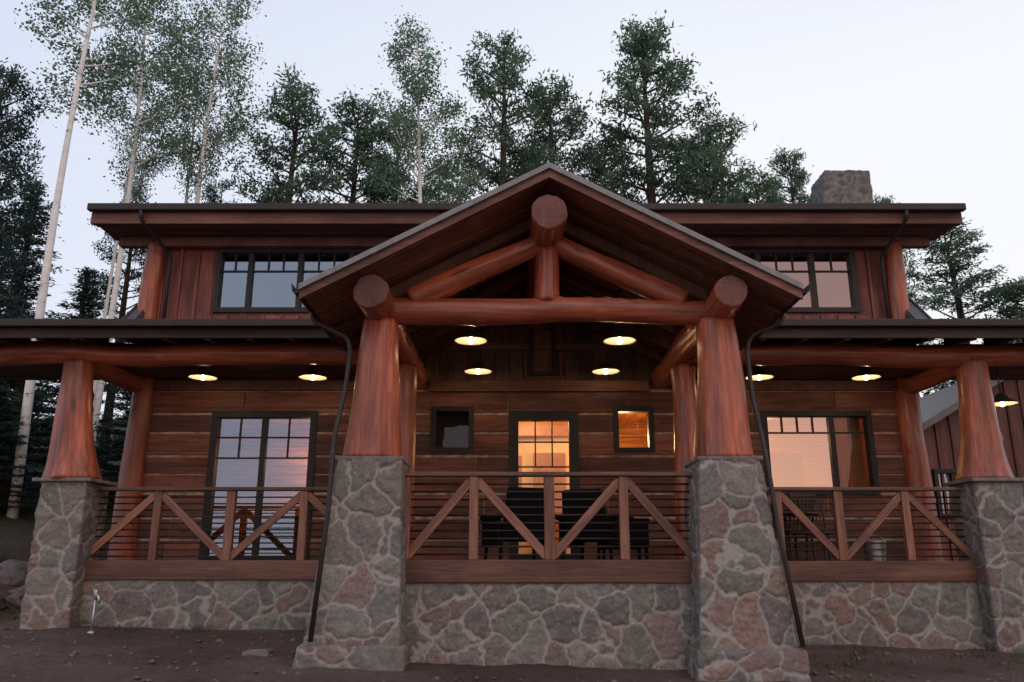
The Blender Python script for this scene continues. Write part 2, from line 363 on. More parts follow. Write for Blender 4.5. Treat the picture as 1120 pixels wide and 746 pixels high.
# --- stonework
def stone(name,bot,top,z0,z1,res=.018,parent=H,cell=.37,seed=1,label=None,amp=.038,grey=.15,dim=1.0):
    """bot/top=(x0,x1,y0,y1)"""
    rnd=random.Random(seed)
    X0=min(bot[0],top[0])-.6;X1=max(bot[1],top[1])+.6;Y0=min(bot[2],top[2])-.6;Y1=max(bot[3],top[3])+.6
    seeds=[]
    sx,sy,sz=cell*1.05,cell*1.05,cell*.82
    i=X0
    while i<X1:
        j=Y0
        while j<Y1:
            k=z0-.6
            while k<z1+.6:
                if rnd.random()>.2: seeds.append((i+rnd.uniform(-.6,.6)*sx,j+rnd.uniform(-.6,.6)*sy,k+rnd.uniform(-.6,.6)*sz))
                k+=sz
            j+=sy
        i+=sx
    kd=kdtree.KDTree(len(seeds))
    for i,s in enumerate(seeds): kd.insert(s,i)
    kd.balance()
    pal=[(.28,.19,.175),(.245,.175,.16),(.30,.195,.175),(.25,.235,.215),(.27,.25,.225),(.22,.20,.185),(.285,.25,.21),(.21,.205,.20),(.255,.21,.195),(.195,.18,.17),(.32,.195,.165),(.235,.23,.19)]
    cols=[];hts=[]
    for s in seeds:
        c=rnd.choice(pal); m_=rnd.uniform(.8,1.15)*dim; av=sum(c)/3*.95
        cols.append(tuple((q*(1-grey)+av*grey)*m_ for q in c)); hts.append(rnd.uniform(.5,1))
    def pos(a,b,c):
        x0=bot[0]+(top[0]-bot[0])*c;x1=bot[1]+(top[1]-bot[1])*c;y0=bot[2]+(top[2]-bot[2])*c;y1=bot[3]+(top[3]-bot[3])*c
        return Vector((x0+(x1-x0)*a,y0+(y1-y0)*b,z0+(z1-z0)*c))
    na=max(2,int((bot[1]-bot[0])/res));nb=max(2,int((bot[3]-bot[2])/(res*1.6)));nc=max(2,int((z1-z0)/res))
    V=[];F=[];SC=[];MO=[];idx={}
    def vert(i,j,k):
        key=(i,j,k)
        if key in idx: return idx[key]
        p=pos(i/na,j/nb,k/nc)
        n=Vector(((i==na)-(i==0),(j==nb)-(j==0),.5*(k==nc))).normalized()
        w=p+Vector((mnoise.noise(p*4),mnoise.noise(p*4+Vector((9,0,0))),mnoise.noise(p*4+Vector((0,9,0)))))*.075
        w+=Vector((mnoise.noise(p*16),mnoise.noise(p*16+Vector((9,0,0))),mnoise.noise(p*16+Vector((0,9,0)))))*.024
        fn=kd.find_n(w,5); a=Vector(fn[0][0]); ed=9
        for q in fn[1:]:
            bq=Vector(q[0]); d=((w-bq).length_squared-(w-a).length_squared)/(2*(a-bq).length); ed=min(ed,d)
        mm=min(1,max(0,(ed-.008)/.014)); mm=mm*mm*(3-2*mm)
        dome=min(1,ed/.06)
        hgt=amp*(mm*(.45+.25*dome)*hts[fn[0][1]]) + (.015*mnoise.noise(p*8)+.011*mnoise.noise(p*19))*mm+.007*mnoise.noise(p*36)
        V.append(p+n*hgt); SC.append(cols[fn[0][1]]); MO.append((1-mm))
        idx[key]=len(V)-1; return len(V)-1
    for i in range(na):
        for k in range(nc):
            F.append((vert(i,0,k),vert(i+1,0,k),vert(i+1,0,k+1),vert(i,0,k+1)))
            F.append((vert(i+1,nb,k),vert(i,nb,k),vert(i,nb,k+1),vert(i+1,nb,k+1)))
    for j in range(nb):
        for k in range(nc):
            F.append((vert(0,j+1,k),vert(0,j,k),vert(0,j,k+1),vert(0,j+1,k+1)))
            F.append((vert(na,j,k),vert(na,j+1,k),vert(na,j+1,k+1),vert(na,j,k+1)))
    for i in range(na):
        for j in range(nb):
            F.append((vert(i,j,nc),vert(i+1,j,nc),vert(i+1,j+1,nc),vert(i,j+1,nc)))
    me=npmesh(name,np.array([tuple(v) for v in V]),np.array(F),np.zeros(len(V)),M['stone'])
    at=me.attributes.new('scol','FLOAT_COLOR','POINT'); at.data.foreach_set('color',np.hstack([np.array(SC),np.ones((len(V),1))]).astype(np.float32).ravel())
    at=me.attributes.new('mort','FLOAT','POINT'); at.data.foreach_set('value',np.array(MO,dtype=np.float32)*(1 if dim==1 else .35))
    me.polygons.foreach_set('use_smooth',[True]*len(F))
    o=link(bpy.data.objects.new(name,me))
    if label:o["label"]=label
    return par(o,parent)
def cap(parent,x0,x1,y0,y1,z0,z1,nm='pillar_cap'):
    b=MB(); n=14
    ring=[]
    for s,(ax,ay,bx,by) in enumerate([(x0,y0,x1,y0),(x1,y0,x1,y1),(x1,y1,x0,y1),(x0,y1,x0,y0)]):
        for k in range(n):
            u=k/n; ring.append((ax+(bx-ax)*u+.03*mnoise.noise(Vector((s*5+k*.5,x0,1))),ay+(by-ay)*u+.03*mnoise.noise(Vector((s*5+k*.5,x0,7)))))
    mm=len(ring)
    vs=[(x,y,z0) for x,y in ring]+[(x,y,z1) for x,y in ring]
    fs=[(i,(i+1)%mm,(i+1)%mm+mm,i+mm) for i in range(mm)]+[tuple(range(mm,2*mm)),tuple(range(mm))[::-1]]
    b.add(vs,fs); return b.obj(nm,M['capstone'],parent,False,.01)

pl=stone('stone_pillar',(-2.29,-1.23,9.5,10.45),(-2.02,-1.30,9.62,10.38),-1.05,1.18,.016,seed=3,label="battered front stone pillar with flared outer side")
stone('pillar_plinth',(-2.35,-1.16,9.40,10.5),(-2.32,-1.18,9.44,10.48),-1.35,-.86,.018,parent=pl,seed=4)
cap(pl,-2.06,-1.27,9.60,10.42,1.18,1.225)
pr=stone('stone_pillar',(2.04,3.14,9.5,10.45),(2.19,2.88,9.62,10.38),-1.15,1.18,.016,seed=5,label="battered front stone pillar with flared outer side")
stone('pillar_plinth',(1.98,3.19,9.40,10.5),(2.0,3.16,9.44,10.48),-1.5,-.90,.018,parent=pr,seed=6)
cap(pr,2.16,2.93,9.60,10.42,1.18,1.225)
sl=stone('stone_pillar',(-6.62,-5.98,11.68,12.36),(-6.60,-5.98,11.68,12.36),-1.2,1.13,.02,seed=7,label="square stone pillar under outer porch post")
cap(sl,-6.72,-5.88,11.60,12.42,1.13,1.18)
sr=stone('stone_pillar',(6.50,7.16,11.68,12.36),(6.50,7.15,11.68,12.36),-1.5,1.13,.02,seed=8,label="square stone pillar under outer porch post")
cap(sr,6.42,7.26,11.60,12.42,1.13,1.18)
stone('stone_foundation',(-1.3,2.12,9.98,10.3),(-1.3,2.12,9.98,10.3),-1.45,-.2,.016,seed=9,label="rubble stone base under the centre porch")
stone('stone_foundation',(-6.0,-1.9,11.98,12.3),(-6.0,-1.9,11.98,12.3),-1.3,-.2,.022,seed=10,label="rubble stone base under the side porch")
stone('stone_foundation',(2.7,6.54,11.98,12.3),(2.7,6.54,11.98,12.3),-1.5,-.2,.02,seed=11,label="rubble stone base under the side porch")
stone('stone_foundation',(-2.2,-1.9,10.4,12.0),(-2.2,-1.9,10.4,12.0),-1.3,-.2,.04,seed=12)
stone('stone_foundation',(2.7,3.0,10.4,12.0),(2.7,3.0,10.4,12.0),-1.4,-.2,.04,seed=13)

# --- deck & band beams
b=MB()
y=10.0
while y<14: b.box(-1.95,2.95,y,min(y+.137,14),-.02,.03) ; y+=.142
for (x0,x1) in((-6.6,-1.96),(2.96,7.1)):
    y=12.0
    while y<14: b.box(x0,x1,y,min(y+.137,14),-.02,.03); y+=.142
b.obj('porch_deck',M['deck'],H)
def hb(name,x0,x1,y,z0,z1,d=.14,mat='beam'): return beam(name,(x0,y,(z0+z1)/2),(x1,y,(z0+z1)/2),d,z1-z0,mat,H,.01)
hb('deck_beam',-1.3,2.2,10.03,-.2,.06,.2)
hb('deck_beam',-6.1,-1.9,12.03,-.2,.065,.2)
hb('deck_beam',2.7,6.6,12.03,-.22,.055,.2)

# --- log posts
log('log_post',(-1.69,10.0,1.22),(-1.66,10.0,2.98),.335,.215,flare=.02,lobes=.045,pw=1.1)
log('log_post',(2.60,10.0,1.22),(2.56,10.0,2.98),.335,.235,flare=.01,lobes=.045,pw=1.1)
log('log_post',(-6.36,12.0,1.17),(-6.50,12.0,2.95),.28,.205,flare=.12,lobes=.07)
log('log_post',(6.86,12.0,1.17),(6.92,12.0,2.95),.27,.2,flare=.11,lobes=.07)
log('log_post',(-1.62,12.3,.03),(-1.62,12.3,2.95),.2,.18,flare=.03)
log('log_post',(2.60,12.3,.03),(2.60,12.3,2.95),.2,.18,flare=.03)
log('log_post',(-6.38,13.95,-.2),(-6.38,13.95,3.1),.21,.19,flare=.04)
log('log_post',(6.83,13.95,-.2),(6.83,13.95,3.1),.21,.19,flare=.04)
log('log_post',(-6.42,13.93,3.6),(-6.42,13.93,5.62),.18,.17)
log('log_post',(6.88,13.93,3.6),(6.88,13.93,5.62),.18,.17)
# --- plates, ridge, truss
log('log_purlin',(.455,9.25,4.17),(.455,14.0,4.17),.225,.22,capmat='logend')
log('log_purlin',(-1.68,9.28,3.15),(-1.68,14.0,3.15),.21,.2,capmat='logend')
log('log_purlin',(2.61,9.28,3.15),(2.61,14.0,3.15),.195,.2,capmat='logend')
log('log_beam',(-1.62,10.0,3.11),(2.55,10.0,3.11),.175,.15,kn=5)
log('king_post',(.43,10.0,3.22),(.43,10.0,4.05),.16,.14)
log('log_strut',(-1.28,10.0,3.24),(.36,10.0,4.04),.165,.13,kn=5)
log('log_strut',(2.2,10.0,3.24),(.54,10.0,4.04),.165,.13,kn=5)
log('log_beam',(-8.6,12.0,3.06),(-1.75,12.0,3.06),.18,.165)
log('log_beam',(2.7,12.0,3.06),(9.4,12.0,3.05),.165,.18)
log('log_beam',(-6.5,12.1,3.0),(-6.4,14,3.0),.15,.15)
log('log_beam',(6.92,12.1,3.0),(6.85,14,3.0),.15,.15)

# --- porch gable roof
cx=.455; m=.530
def rz(x): return 4.73-m*abs(x-cx)
def slab(x0,x1,y0,y1,d0,d1,b,t=None):
    b.prism([(x0,rz(x0)-d1),(x1,rz(x1)-d1),(x1,rz(x1)-d0),(x0,rz(x0)-d0)],y0,y1,t)
EL,ER=cx-2.95,cx+2.95
b=MB(); slab(EL,cx,9.15,14.0,0,.045,b); slab(cx,ER,9.15,14.0,0,.045,b)
gr=b.obj('gable_roof',M['drip'],H,label="metal gable roof over the centre porch")
b=MB(); yq=9.2; k=0
while yq<13.98:
    w_=.19+.03*((k*7)%3)
    y2=min(yq+w_,13.99)
    slab(cx-2.92,cx,yq,y2-.010,.047,.120+.012*((k*5)%2),b); slab(cx,cx+2.92,yq,y2-.010,.047,.120+.012*((k*3)%2),b)
    yq=y2; k+=1
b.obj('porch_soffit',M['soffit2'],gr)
def rake(name,y0,y1,d0,d1,mat,x_in=0,x_out=2.95):
    b=MB()
    slab(cx-x_out,cx-x_in,y0,y1,d0,d1,b,.4); slab(cx+x_in,cx+x_out,y0,y1,d0,d1,b,.6)
    return b.obj(name,M[mat],gr)
rake('fascia_board',9.155,9.198,.047,.165,'soffit')
rake('rake_trim',9.11,9.152,-.012,.06,'drip')
for y in (10.3,11.15,12.0,12.85,13.7): rake('rafter',y-.05,y+.05,.134,.27,'beam',.0,2.1)
for sx_ in(-1,1):
    b=MB(); xe=cx+sx_*2.95; z=rz(xe)
    prof=[(xe,z+.02),(xe,z-.08),(xe+sx_*.04,z-.10),(xe+sx_*.08,z-.07),(xe+sx_*.095,z+.02),(xe+sx_*.085,z+.02),(xe+sx_*.07,z-.06),(xe+sx_*.04,z-.085),(xe+sx_*.012,z-.07),(xe+sx_*.012,z+.02)]
    b.prism(prof,9.14,11.35); b.obj('gutter',M['gutter'],H)
def pipe(name,pts,r=.028,parent=H,mat='gutter'):
    P=[Vector(p) for p in pts]; Q=[P[0]]
    for i in range(1,len(P)-1):
        a,bb,c=P[i-1],P[i],P[i+1]; l=min(.07,(bb-a).length*.4,(c-bb).length*.4)
        s=bb+(a-bb).normalized()*l; e=bb+(c-bb).normalized()*l
        for u in(0,.33,.66,1): Q.append(s.lerp(bb,u).lerp(bb.lerp(e,u),u))
    Q.append(P[-1]); b=MB(); b.tube(Q,r,12)
    return b.obj(name,M[mat],parent,True)
pipe('downspout',[(-2.53,9.9,3.11),(-2.50,9.9,2.95),(-2.05,9.9,2.74),(-2.0,9.88,2.55),(-2.03,9.8,2.02),(-2.09,9.66,1.50),(-2.08,9.55,1.2),(-2.08,9.49,.6),(-2.17,9.39,-.8)])
pipe('downspout',[(3.44,9.95,3.11),(3.40,9.95,2.95),(3.0,9.95,2.78),(2.93,9.95,2.6),(2.93,9.85,1.95),(2.98,9.75,1.45),(2.97,9.6,1.1),(3.02,9.52,.3),(3.13,9.40,-.85)])

# --- side porch roofs
for (x0,x1) in((-8.8,-1.8),(2.75,9.6)):
    b=MB(); b.prism([(11.28,3.325),(14.0,4.01),(14.0,4.05),(11.28,3.365)],x0,x1,.5,'x')
    pr_=b.obj('porch_roof',M['roofmetal'],H,label="dark standing seam roof over side porch")
    b=MB(); b.prism([(11.32,3.24),(14.0,3.91),(14.0,4.005),(11.32,3.32)],x0+.02,x1-.02,.3,'x'); b.obj('roof_decking',M['tail'],pr_)
    b=MB(); b.box(x0,x1,11.16,11.275,3.26,3.37,.5); b.obj('gutter',M['gutter'],pr_,False,.015)
    b=MB(); b.box(x0,x1,11.28,11.32,3.12,3.32,.2); b.obj('fascia_board',M['tail'],pr_)
    xx=x0+.2
    while xx<x1:
        b=MB(); b.prism([(11.33,3.10),(12.05,3.20),(12.05,3.38),(11.33,3.238)],xx,xx+.09,None,'x'); xx+=.6
        b.obj('rafter',M['tail'],pr_)
    b=MB(); yq=12.15
    while yq<13.98:
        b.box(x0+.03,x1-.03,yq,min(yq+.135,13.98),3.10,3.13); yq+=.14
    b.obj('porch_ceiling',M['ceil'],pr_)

# --- walls with openings
def wallgrid(b,x0,x1,z0,z1,y0,y1,ops,rows,jit=False):
    for (za,zb) in rows:
        cuts=sorted(set([za,zb]+[c for o in ops for c in(o[2],o[3]) if za<c<zb]))
        tint=random.random(); dy=random.uniform(-.012,.012) if jit else 0
        joints=sorted(random.uniform(x0+.5,x1-.5) for _ in range(5)) if jit else []
        tj=[random.random() for _ in range(6)]
        for a,c in zip(cuts[:-1],cuts[1:]):
            mid=(a+c)/2; blk=sorted([(o[0],o[1]) for o in ops if o[2]<mid<o[3]])
            cur=x0
            for (s,e) in blk+[(x1,x1)]:
                if s>cur+.001:
                    br=[cur]+[j for j in joints if cur+.25<j<min(s,x1)-.25]+[min(s,x1)]
                    for p_,q_ in zip(br[:-1],br[1:]):
                        ti=sum(1 for j in joints if j<(p_+q_)/2)
                        b.box(p_+(.006 if p_ in joints else 0),q_-(.006 if q_ in joints else 0),y0+dy+(random.uniform(-.008,.008) if jit else 0),y1,a,c,tj[ti] if jit else tint)
                cur=max(cur,e)
low=[(-5.10,-3.36,.05,2.52),(-.02,1.10,.03,2.52),(-1.36,-.68,1.86,2.6),(1.76,2.39,1.86,2.6),(4.30,6.12,1.16,2.52)]
up=[(-5.30,-2.2,4.36,5.52),(2.6,6.16,4.36,5.52),(.36,.70,3.2,4.0)]
WX0,WX1=-6.4,6.85
b=MB(); rows=[];z=.03
while z<3.06:
    h=random.uniform(.27,.36); rows.append((z,min(z+h,3.12))); z+=h+random.choice([.024,.034,.044])
wallgrid(b,WX0,WX1,0,3.1,13.945,14.12,low,rows,jit=True)
wl=b.obj('log_wall',M['plank'],H,False,.010)
b=MB(); wallgrid(b,WX0+.01,WX1-.01,0,3.1,13.960,14.1,low,[(-.3,3.11)]); b.obj('chinking',M['chink'],wl)
b=MB(); wallgrid(b,WX0,WX1,3.1,5.85,14.0,14.14,up,[(3.125,5.9)])
x=WX0+.12
while x<WX1:
    seg=[(3.13,5.7)]
    for o in up:
        if o[0]-.1<x<o[1]+.06:
            seg=[(3.13,o[2]-.08),(o[3]+.08,5.7)]
    for a,c in seg: b.box(x-.025,x+.025,13.955,13.998,a,c)
    x+=.31
x=WX0+.12
while x<WX1-.3:
    seg=[(3.13,5.7)]
    for o in up:
        if x+.27>o[0]-.08 and x+.03<o[1]+.08:
            seg=[(3.13,o[2]-.08),(o[3]+.08,5.7)]
    for a,c in seg: b.box(x+.027,x+.283,13.985,13.999,a,c)
    x+=.31
b.obj('upper_wall',M['batten'],H,False,.003)
b=MB(); x=-1.5
while x<2.42:
    x2=x+.235
    if x2>.32 and x<.74:
        for (za,zb) in((3.08,3.16),(4.04,min(rz(x),rz(x2))-.13)):
            if zb>za: b.box(x,x2,13.91,13.95,za,zb)
    else: b.box(x,x2,13.91,13.95,3.08,min(rz(x),rz(x2))-.13)
    x=x2+.008
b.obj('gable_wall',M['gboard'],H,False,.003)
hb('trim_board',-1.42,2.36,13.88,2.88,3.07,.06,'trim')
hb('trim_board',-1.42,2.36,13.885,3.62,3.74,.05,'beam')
hb('trim_board',-6.2,-1.85,13.9,2.90,3.08,.06,'band')
hb('trim_board',2.8,6.65,13.9,2.90,3.08,.06,'band')
for X,s in((WX0,1),(WX1,-1)):
    b=MB()
    poly=[(14.13,-.8),(21,-.8),(21,4.0),(17.2,6.6),(14.13,6.0)]
    b.prism(poly,X,X+s*.12,None,'x'); b.obj('side_wall',M['batten'],H)
b=MB(); b.box(WX0,WX1,21,21.12,-.8,4.0); b.obj('rear_wall',M['batten'],H)
b=MB()
for xa,xb in((-6.68,-6.42),(6.87,7.2)):
    b.prism([(13.5,3.86),(17.2,7.25),(17.2,7.4),(13.4,3.96)],xa,xb,None,'x')
b.prism([(17.2,6.5),(21.6,3.6),(21.6,3.75),(17.2,6.65)],-6.68,7.2,None,'x')
for x in(-6.67,-6.46,6.90,7.17):
    b.prism([(13.4,3.965),(17.2,7.405),(17.2,7.44),(13.4,4.0)],x,x+.02,None,'x')
b.obj('main_roof',M['roofmetal'],H,label="steep standing seam metal main roof")
b=MB(); b.prism([(13.08,5.90),(17.5,6.95),(17.5,7.02),(13.08,5.97)],-7.26,7.76,None,'x')
dr=b.obj('dormer_roof',M['roofmetal'],H,label="low sloped metal roof over the upper storey")
b=MB(); b.prism([(13.96,5.99),(17.4,6.80),(17.4,6.94),(13.96,6.09)],-7.2,7.7,None,'x'); b.obj('roof_decking',M['soffit'],dr)
b=MB(); b.box(-7.27,7.77,12.97,13.09,5.86,5.985,.5); b.obj('gutter',M['gutter'],dr,False,.015)
b=MB(); b.box(-7.24,7.74,13.10,13.14,5.66,5.89,.5); b.obj('fascia_board',M['soffit'],dr)
b=MB(); yq=13.145
while yq<13.98: b.box(-7.21,7.71,yq,min(yq+.13,13.99),5.70,5.73); yq+=.138
b.obj('eave_soffit',M['soffit'],dr)
for X in(-7.25,7.72):
    b=MB(); b.prism([(13.14,5.66),(17.4,6.72),(17.4,6.95),(13.14,5.90)],X,X+.035,None,'x'); b.obj('fascia_board',M['soffit'],dr)
hb('eave_beam',-7.05,7.5,13.86,5.52,5.695,.16,'band')
pipe('downspout',[(-6.35,13.0,5.86),(-6.35,13.03,5.72),(-6.12,13.8,5.35),(-6.12,13.84,5.2),(-6.12,13.84,3.9)],.033)
pipe('downspout',[(6.75,13.0,5.86),(6.75,13.03,5.72),(6.62,13.8,5.35),(6.62,13.84,5.2),(6.62,13.84,3.9)],.033)
ch=stone('chimney',(6.42,7.8,16.2,17.2),(6.80,7.76,16.3,17.1),5.5,8.28,.035,cell=.22,seed=21,label="grey stone chimney",grey=.8,amp=.025,dim=.72)
b=MB(); b.box(6.87,7.70,16.38,17.02,8.25,8.32,.5); b.obj('chimney_cap',M['capstone'],ch,False,.01)

# --- windows
def window(x0,x1,z0,z1,splits,gm='glass_low',grid=None,y=13.95,nm='window',parent=H,fw=.06,deep=.14,trim=True,label=None,gridmat='frame',gms=None):
    b=MB()
    o=.03 if trim else 0
    b.box(x0-o,x0+fw,y-.04,y+deep,z0-o,z1+o,.5); b.box(x1-fw,x1+o,y-.04,y+deep,z0-o,z1+o,.5)
    b.box(x0+fw,x1-fw,y-.038,y+deep,z1-fw,z1+o,.5); b.box(x0+fw,x1-fw,y-.038,y+deep,z0-o,z0+fw,.5)
    for s in splits: b.box(s-.045,s+.045,y-.01,y+deep-.02,z0+fw,z1-fw,.5)
    w=b.obj(nm,M['frame'],parent,False,.004,label=label)
    es=[x0+fw-.01]+list(splits)+[x1-fw+.01]
    for i in range(len(es)-1):
        rnd_=random.uniform(-.004,.004)
        b=MB(); b.add([(es[i],y+.05+rnd_,z0+fw-.01),(es[i+1],y+.05-rnd_,z0+fw-.01),(es[i+1],y+.05-rnd_*.4,z1-fw+.01),(es[i],y+.05+rnd_*.6,z1-fw+.01)],[(0,1,2,3)],.5)
        b.obj('glass_pane',M[(gms[i] if gms else gm)],w)
    if grid:
        b=MB()
        edges=[x0+fw]+[s for s in splits]+[x1-fw]
        for i,gspec in enumerate(grid):
            if not gspec: continue
            nc,zs=gspec
            a,c=edges[i],edges[i+1]
            if i>0:a+=.045
            if i<len(edges)-2:c-=.045
            for zz in zs: b.box(a,c,y+.02,y+.042,zz-.012,zz+.012,.5)
            low_=min(zs)
            for k in range(1,nc):
                xx=a+(c-a)*k/nc; b.box(xx-.012,xx+.012,y+.021,y+.041,low_,z1-fw,.5)
        b.obj('muntin_grid',M[gridmat],w)
    return w
window(-5.10,-3.36,.05,2.52,[-4.23],grid=[(2,[2.1,1.75]),(2,[2.1,1.75])],nm='sliding_door',fw=.085,label="dark framed double glass door with small upper lights")
dd=window(-.02,1.10,.03,2.52,[],gm='glass_clear',grid=[(3,[2.02,1.6])],nm='front_door',fw=.13,label="dark framed glazed front door with warm light inside")
window(-1.36,-.68,1.86,2.6,[],grid=None,gm='glass_dark',label="small dark square window beside the door")
window(1.76,2.39,1.86,2.6,[],grid=None,gm='glass_clear',label="small square window glowing orange")
window(4.30,6.12,1.16,2.52,[5.46],gms=['glass_right','glass_rdark'],grid=[(4,[2.18]),(2,[2.18])],label="wide window with pink sky reflection and lit room")
window(-5.30,-2.2,4.36,5.52,[-4.72,-3.82,-2.9],grid=[(2,[5.12]),(3,[5.12]),(3,[5.12]),(2,[5.12])],gm='glass_up',y=13.98,label="wide upper window with small top lights")
window(2.6,6.16,4.36,5.52,[3.5,4.45,5.42],grid=[(2,[5.12]),(3,[5.12]),(3,[5.12]),(2,[5.12])],gm='glass_upr',y=13.98,label="wide upper window with small top lights")
b=MB(); b.tube([(.06,13.88,1.0),(.06,13.88,1.12)],.012,8); b.tube([(.06,13.88,1.06),(.16,13.87,1.06)],.01,8); b.obj('door_handle',M['steel'],dd,True)
b=MB(); b.box(.36,.70,13.92,14.05,3.2,4.0,.9); v_=b.obj('vent_panel',M['trim'],H,False,.005)
b=MB()
b.box(.30,.37,13.84,14.0,3.16,4.06,.2); b.box(.69,.76,13.84,14.0,3.16,4.06,.2); b.box(.37,.69,13.84,14.0,3.99,4.06,.2); b.box(.37,.69,13.84,14.0,3.16,3.22,.2)
b.obj('vent_frame',M['frame'],v_)

# --- interior
b=MB()
z=.05
while z<2.95: b.box(WX0+.13,WX1-.13,17.6,17.65,z,z+.19); z+=.2
b.obj('interior_wall',M['inwall'],H)
b=MB(); b.box(WX0+.13,WX1-.13,14.15,17.6,-.02,.05,.5); b.obj('interior_floor',M['cabinet'],H)
b=MB(); x=WX0+.13
while x<WX1-.15: b.box(x,min(x+.195,WX1-.13),14.15,17.6,2.96,3.0); x+=.2
b.obj('interior_ceiling',wood('ceiling_long',(.75,.31,.08),(.48,.18,.045),'y',4,.5,.3,False),H)
b=MB(); b.box(-1.42,-.62,14.16,14.18,1.8,2.66,.5); b.obj('added_dark_panel',M['darkpanel'],H)  # added panel blocking room light so the small left window stays dark
b=MB()
for X in(-2.4,3.1): b.box(X,X+.1,14.15,17.6,.05,2.95,.5)
b.obj('interior_partition',M['plaster'],H)
b=MB(); b.box(WX0+.13,WX1-.13,17.6,17.7,3.05,6.5,.5); b.obj('interior_wall',M['plaster'],H)
b=MB(); b.box(-.9,1.45,16.4,16.5,.05,2.95,.5); b.obj('interior_partition',M['plaster'],H)
b=MB(); b.box(-.9,1.45,16.1,16.39,2.45,2.94,.5); b.box(.42,1.06,16.34,16.398,.05,2.15,.6); b.box(-.32,.2,16.35,16.398,1.2,2.1,.2); b.obj('interior_door',M['cabinet'],H,False,.01)
b=MB(); b.box(3.6,5.2,17.1,17.58,1.7,2.7,.6); b.box(3.6,5.2,17.0,17.58,.05,.95,.4)
for xx in(4.0,4.4,4.8): b.box(xx-.006,xx+.006,17.09,17.11,1.72,2.68,0)
b.obj('kitchen_cabinet',M['cabinet'],H,False,.01)
b=MB(); b.box(3.25,6.7,15.6,15.78,2.72,2.94,.4); b.box(-6.2,-2.45,15.6,15.78,2.72,2.94,.4); b.obj('interior_beam',M['sofa'],H,False,.01)
b=MB(); b.box(5.5,6.1,17.5,17.58,1.4,2.3,.5); b.obj('picture_frame',M['sofa'],H,False,.01)
b=MB(); n=36; vs=[];fs=[]
for i in range(n+1):
    xx=5.85+.24*i/n; yy=14.3+.03*math.sin(i*1.3)
    vs+=[(xx,yy,1.1),(xx,yy,2.55)]
for i in range(n): fs.append((2*i,2*i+2,2*i+3,2*i+1))
b.add(vs,fs); b.obj('curtain',M['curtain'],H,True)
b=MB(); b.box(-4.9,-3.2,15.9,16.7,.05,.48,.4); b.box(-4.9,-3.2,16.5,16.75,.48,.95,.5); b.box(-5.05,-4.88,15.9,16.7,.05,.68,.4); b.box(-3.22,-3.05,15.9,16.7,.05,.68,.4)
b.obj('sofa',M['sofa'],H,False,.05)
b=MB(); b.lathe([(.09,.28),(.18,0)],20,(-4.15,17.1,1.25)); b.obj('interior_lamp_shade',M['shadelit'],H,True)
def plight(name,loc,e,col,r,parent):
    l=bpy.data.lights.new(name,'POINT'); l.energy=e; l.color=col; l.shadow_soft_size=r
    o=link(bpy.data.objects.new(name,l)); o.location=loc; return par(o,parent)
WARM=(1,.56,.24)
plight('room_light',(-4.0,17.0,2.0),30,WARM,.12,H); plight('room_light',(.3,15.2,2.6),60,(1,.66,.34),.12,H)
plight('room_light',(2.1,15.6,2.3),80,WARM,.12,H); plight('room_light',(5.0,16.2,2.4),45,WARM,.12,H)
plight('room_light',(4.5,16,5.3),12,WARM,.12,H)

# --- railings
def railing(D,xs,kinds,x0,x1,label):
    b=MB(); b.box(x0,x1,D-.075,D+.075,1.035,1.085,.6)
    o=b.obj('porch_railing',M['deck'],H,False,.008,label=label)
    for x,k in zip(xs,kinds):
        w=.125 if k=='V' else .11
        if x0+.03<x<x1-.03: beam('railing_post',(x,D,.06),(x,D,1.034),w,.10,'rail',o)
    for (xa,ka),(xb,kb) in zip(zip(xs,kinds),list(zip(xs,kinds))[1:]):
        za=.10 if ka=='V' else .985; zb=.10 if kb=='V' else .985
        beam('railing_brace',(xa+.04,D-.005,za),(xb-.04,D-.005,zb),.05,.105,'rail',o)
    for i in range(10):
        z=.12+i*.092; b=MB(); b.tube([(x0+.02,D+.045,z),(x1-.02,D+.045,z)],.011,6,.5); b.obj('railing_rod',M['rod'],o,True)
    return o
railing(10.05,[-1.28,-.456,.446,1.337,2.18],'VPVPV',-1.32,2.2,"timber porch railing with diagonal braces and metal rods")
railing(12.05,[-6.1,-5.09,-4.04,-2.99,-1.95],'VPVPV',-5.98,-1.95,"timber side porch railing with diagonal braces and rods")
railing(12.05,[2.9,3.82,4.69,5.65,6.58],'VPVPV',2.85,6.52,"timber side porch railing with diagonal braces and rods")

# ------------------------------------------------------------------ hanging lamps
def lamp_parts():
    out=[]
    b=MB(); b.lathe([(.03,.165),(.06,.15),(.085,.12),(.10,.085),(.235,.0),(.238,-.012),(.225,-.005)],32)
    out.append(('lamp_shade',b,'lampout'))
    b=MB(); b.lathe([(.218,-.003),(.095,.078),(.06,.115),(.0,.12)],32); out.append(('shade_lining',b,'lampin'))
    b=MB(); prof=[(.0,-.045)]+[(.042*math.sin(a),-.005-.042*math.cos(a)) for a in np.linspace(.3,2.6,8)]+[(.018,.09)]
    b.lathe(prof,16); out.append(('bulb',b,'bulb'))
    return out
lampspec=[(-.57,11.0,3.0,3.75),(1.49,11.0,3.0,3.75),(-.55,13.0,3.03,3.75),(1.52,13.0,3.03,3.75),
 (-5.0,13.0,2.93,3.1),(-3.22,13.0,2.93,3.1),(4.0,13.0,2.93,3.1),(5.73,13.0,2.93,3.1),(7.62,12.6,2.42,3.1)]
first=None
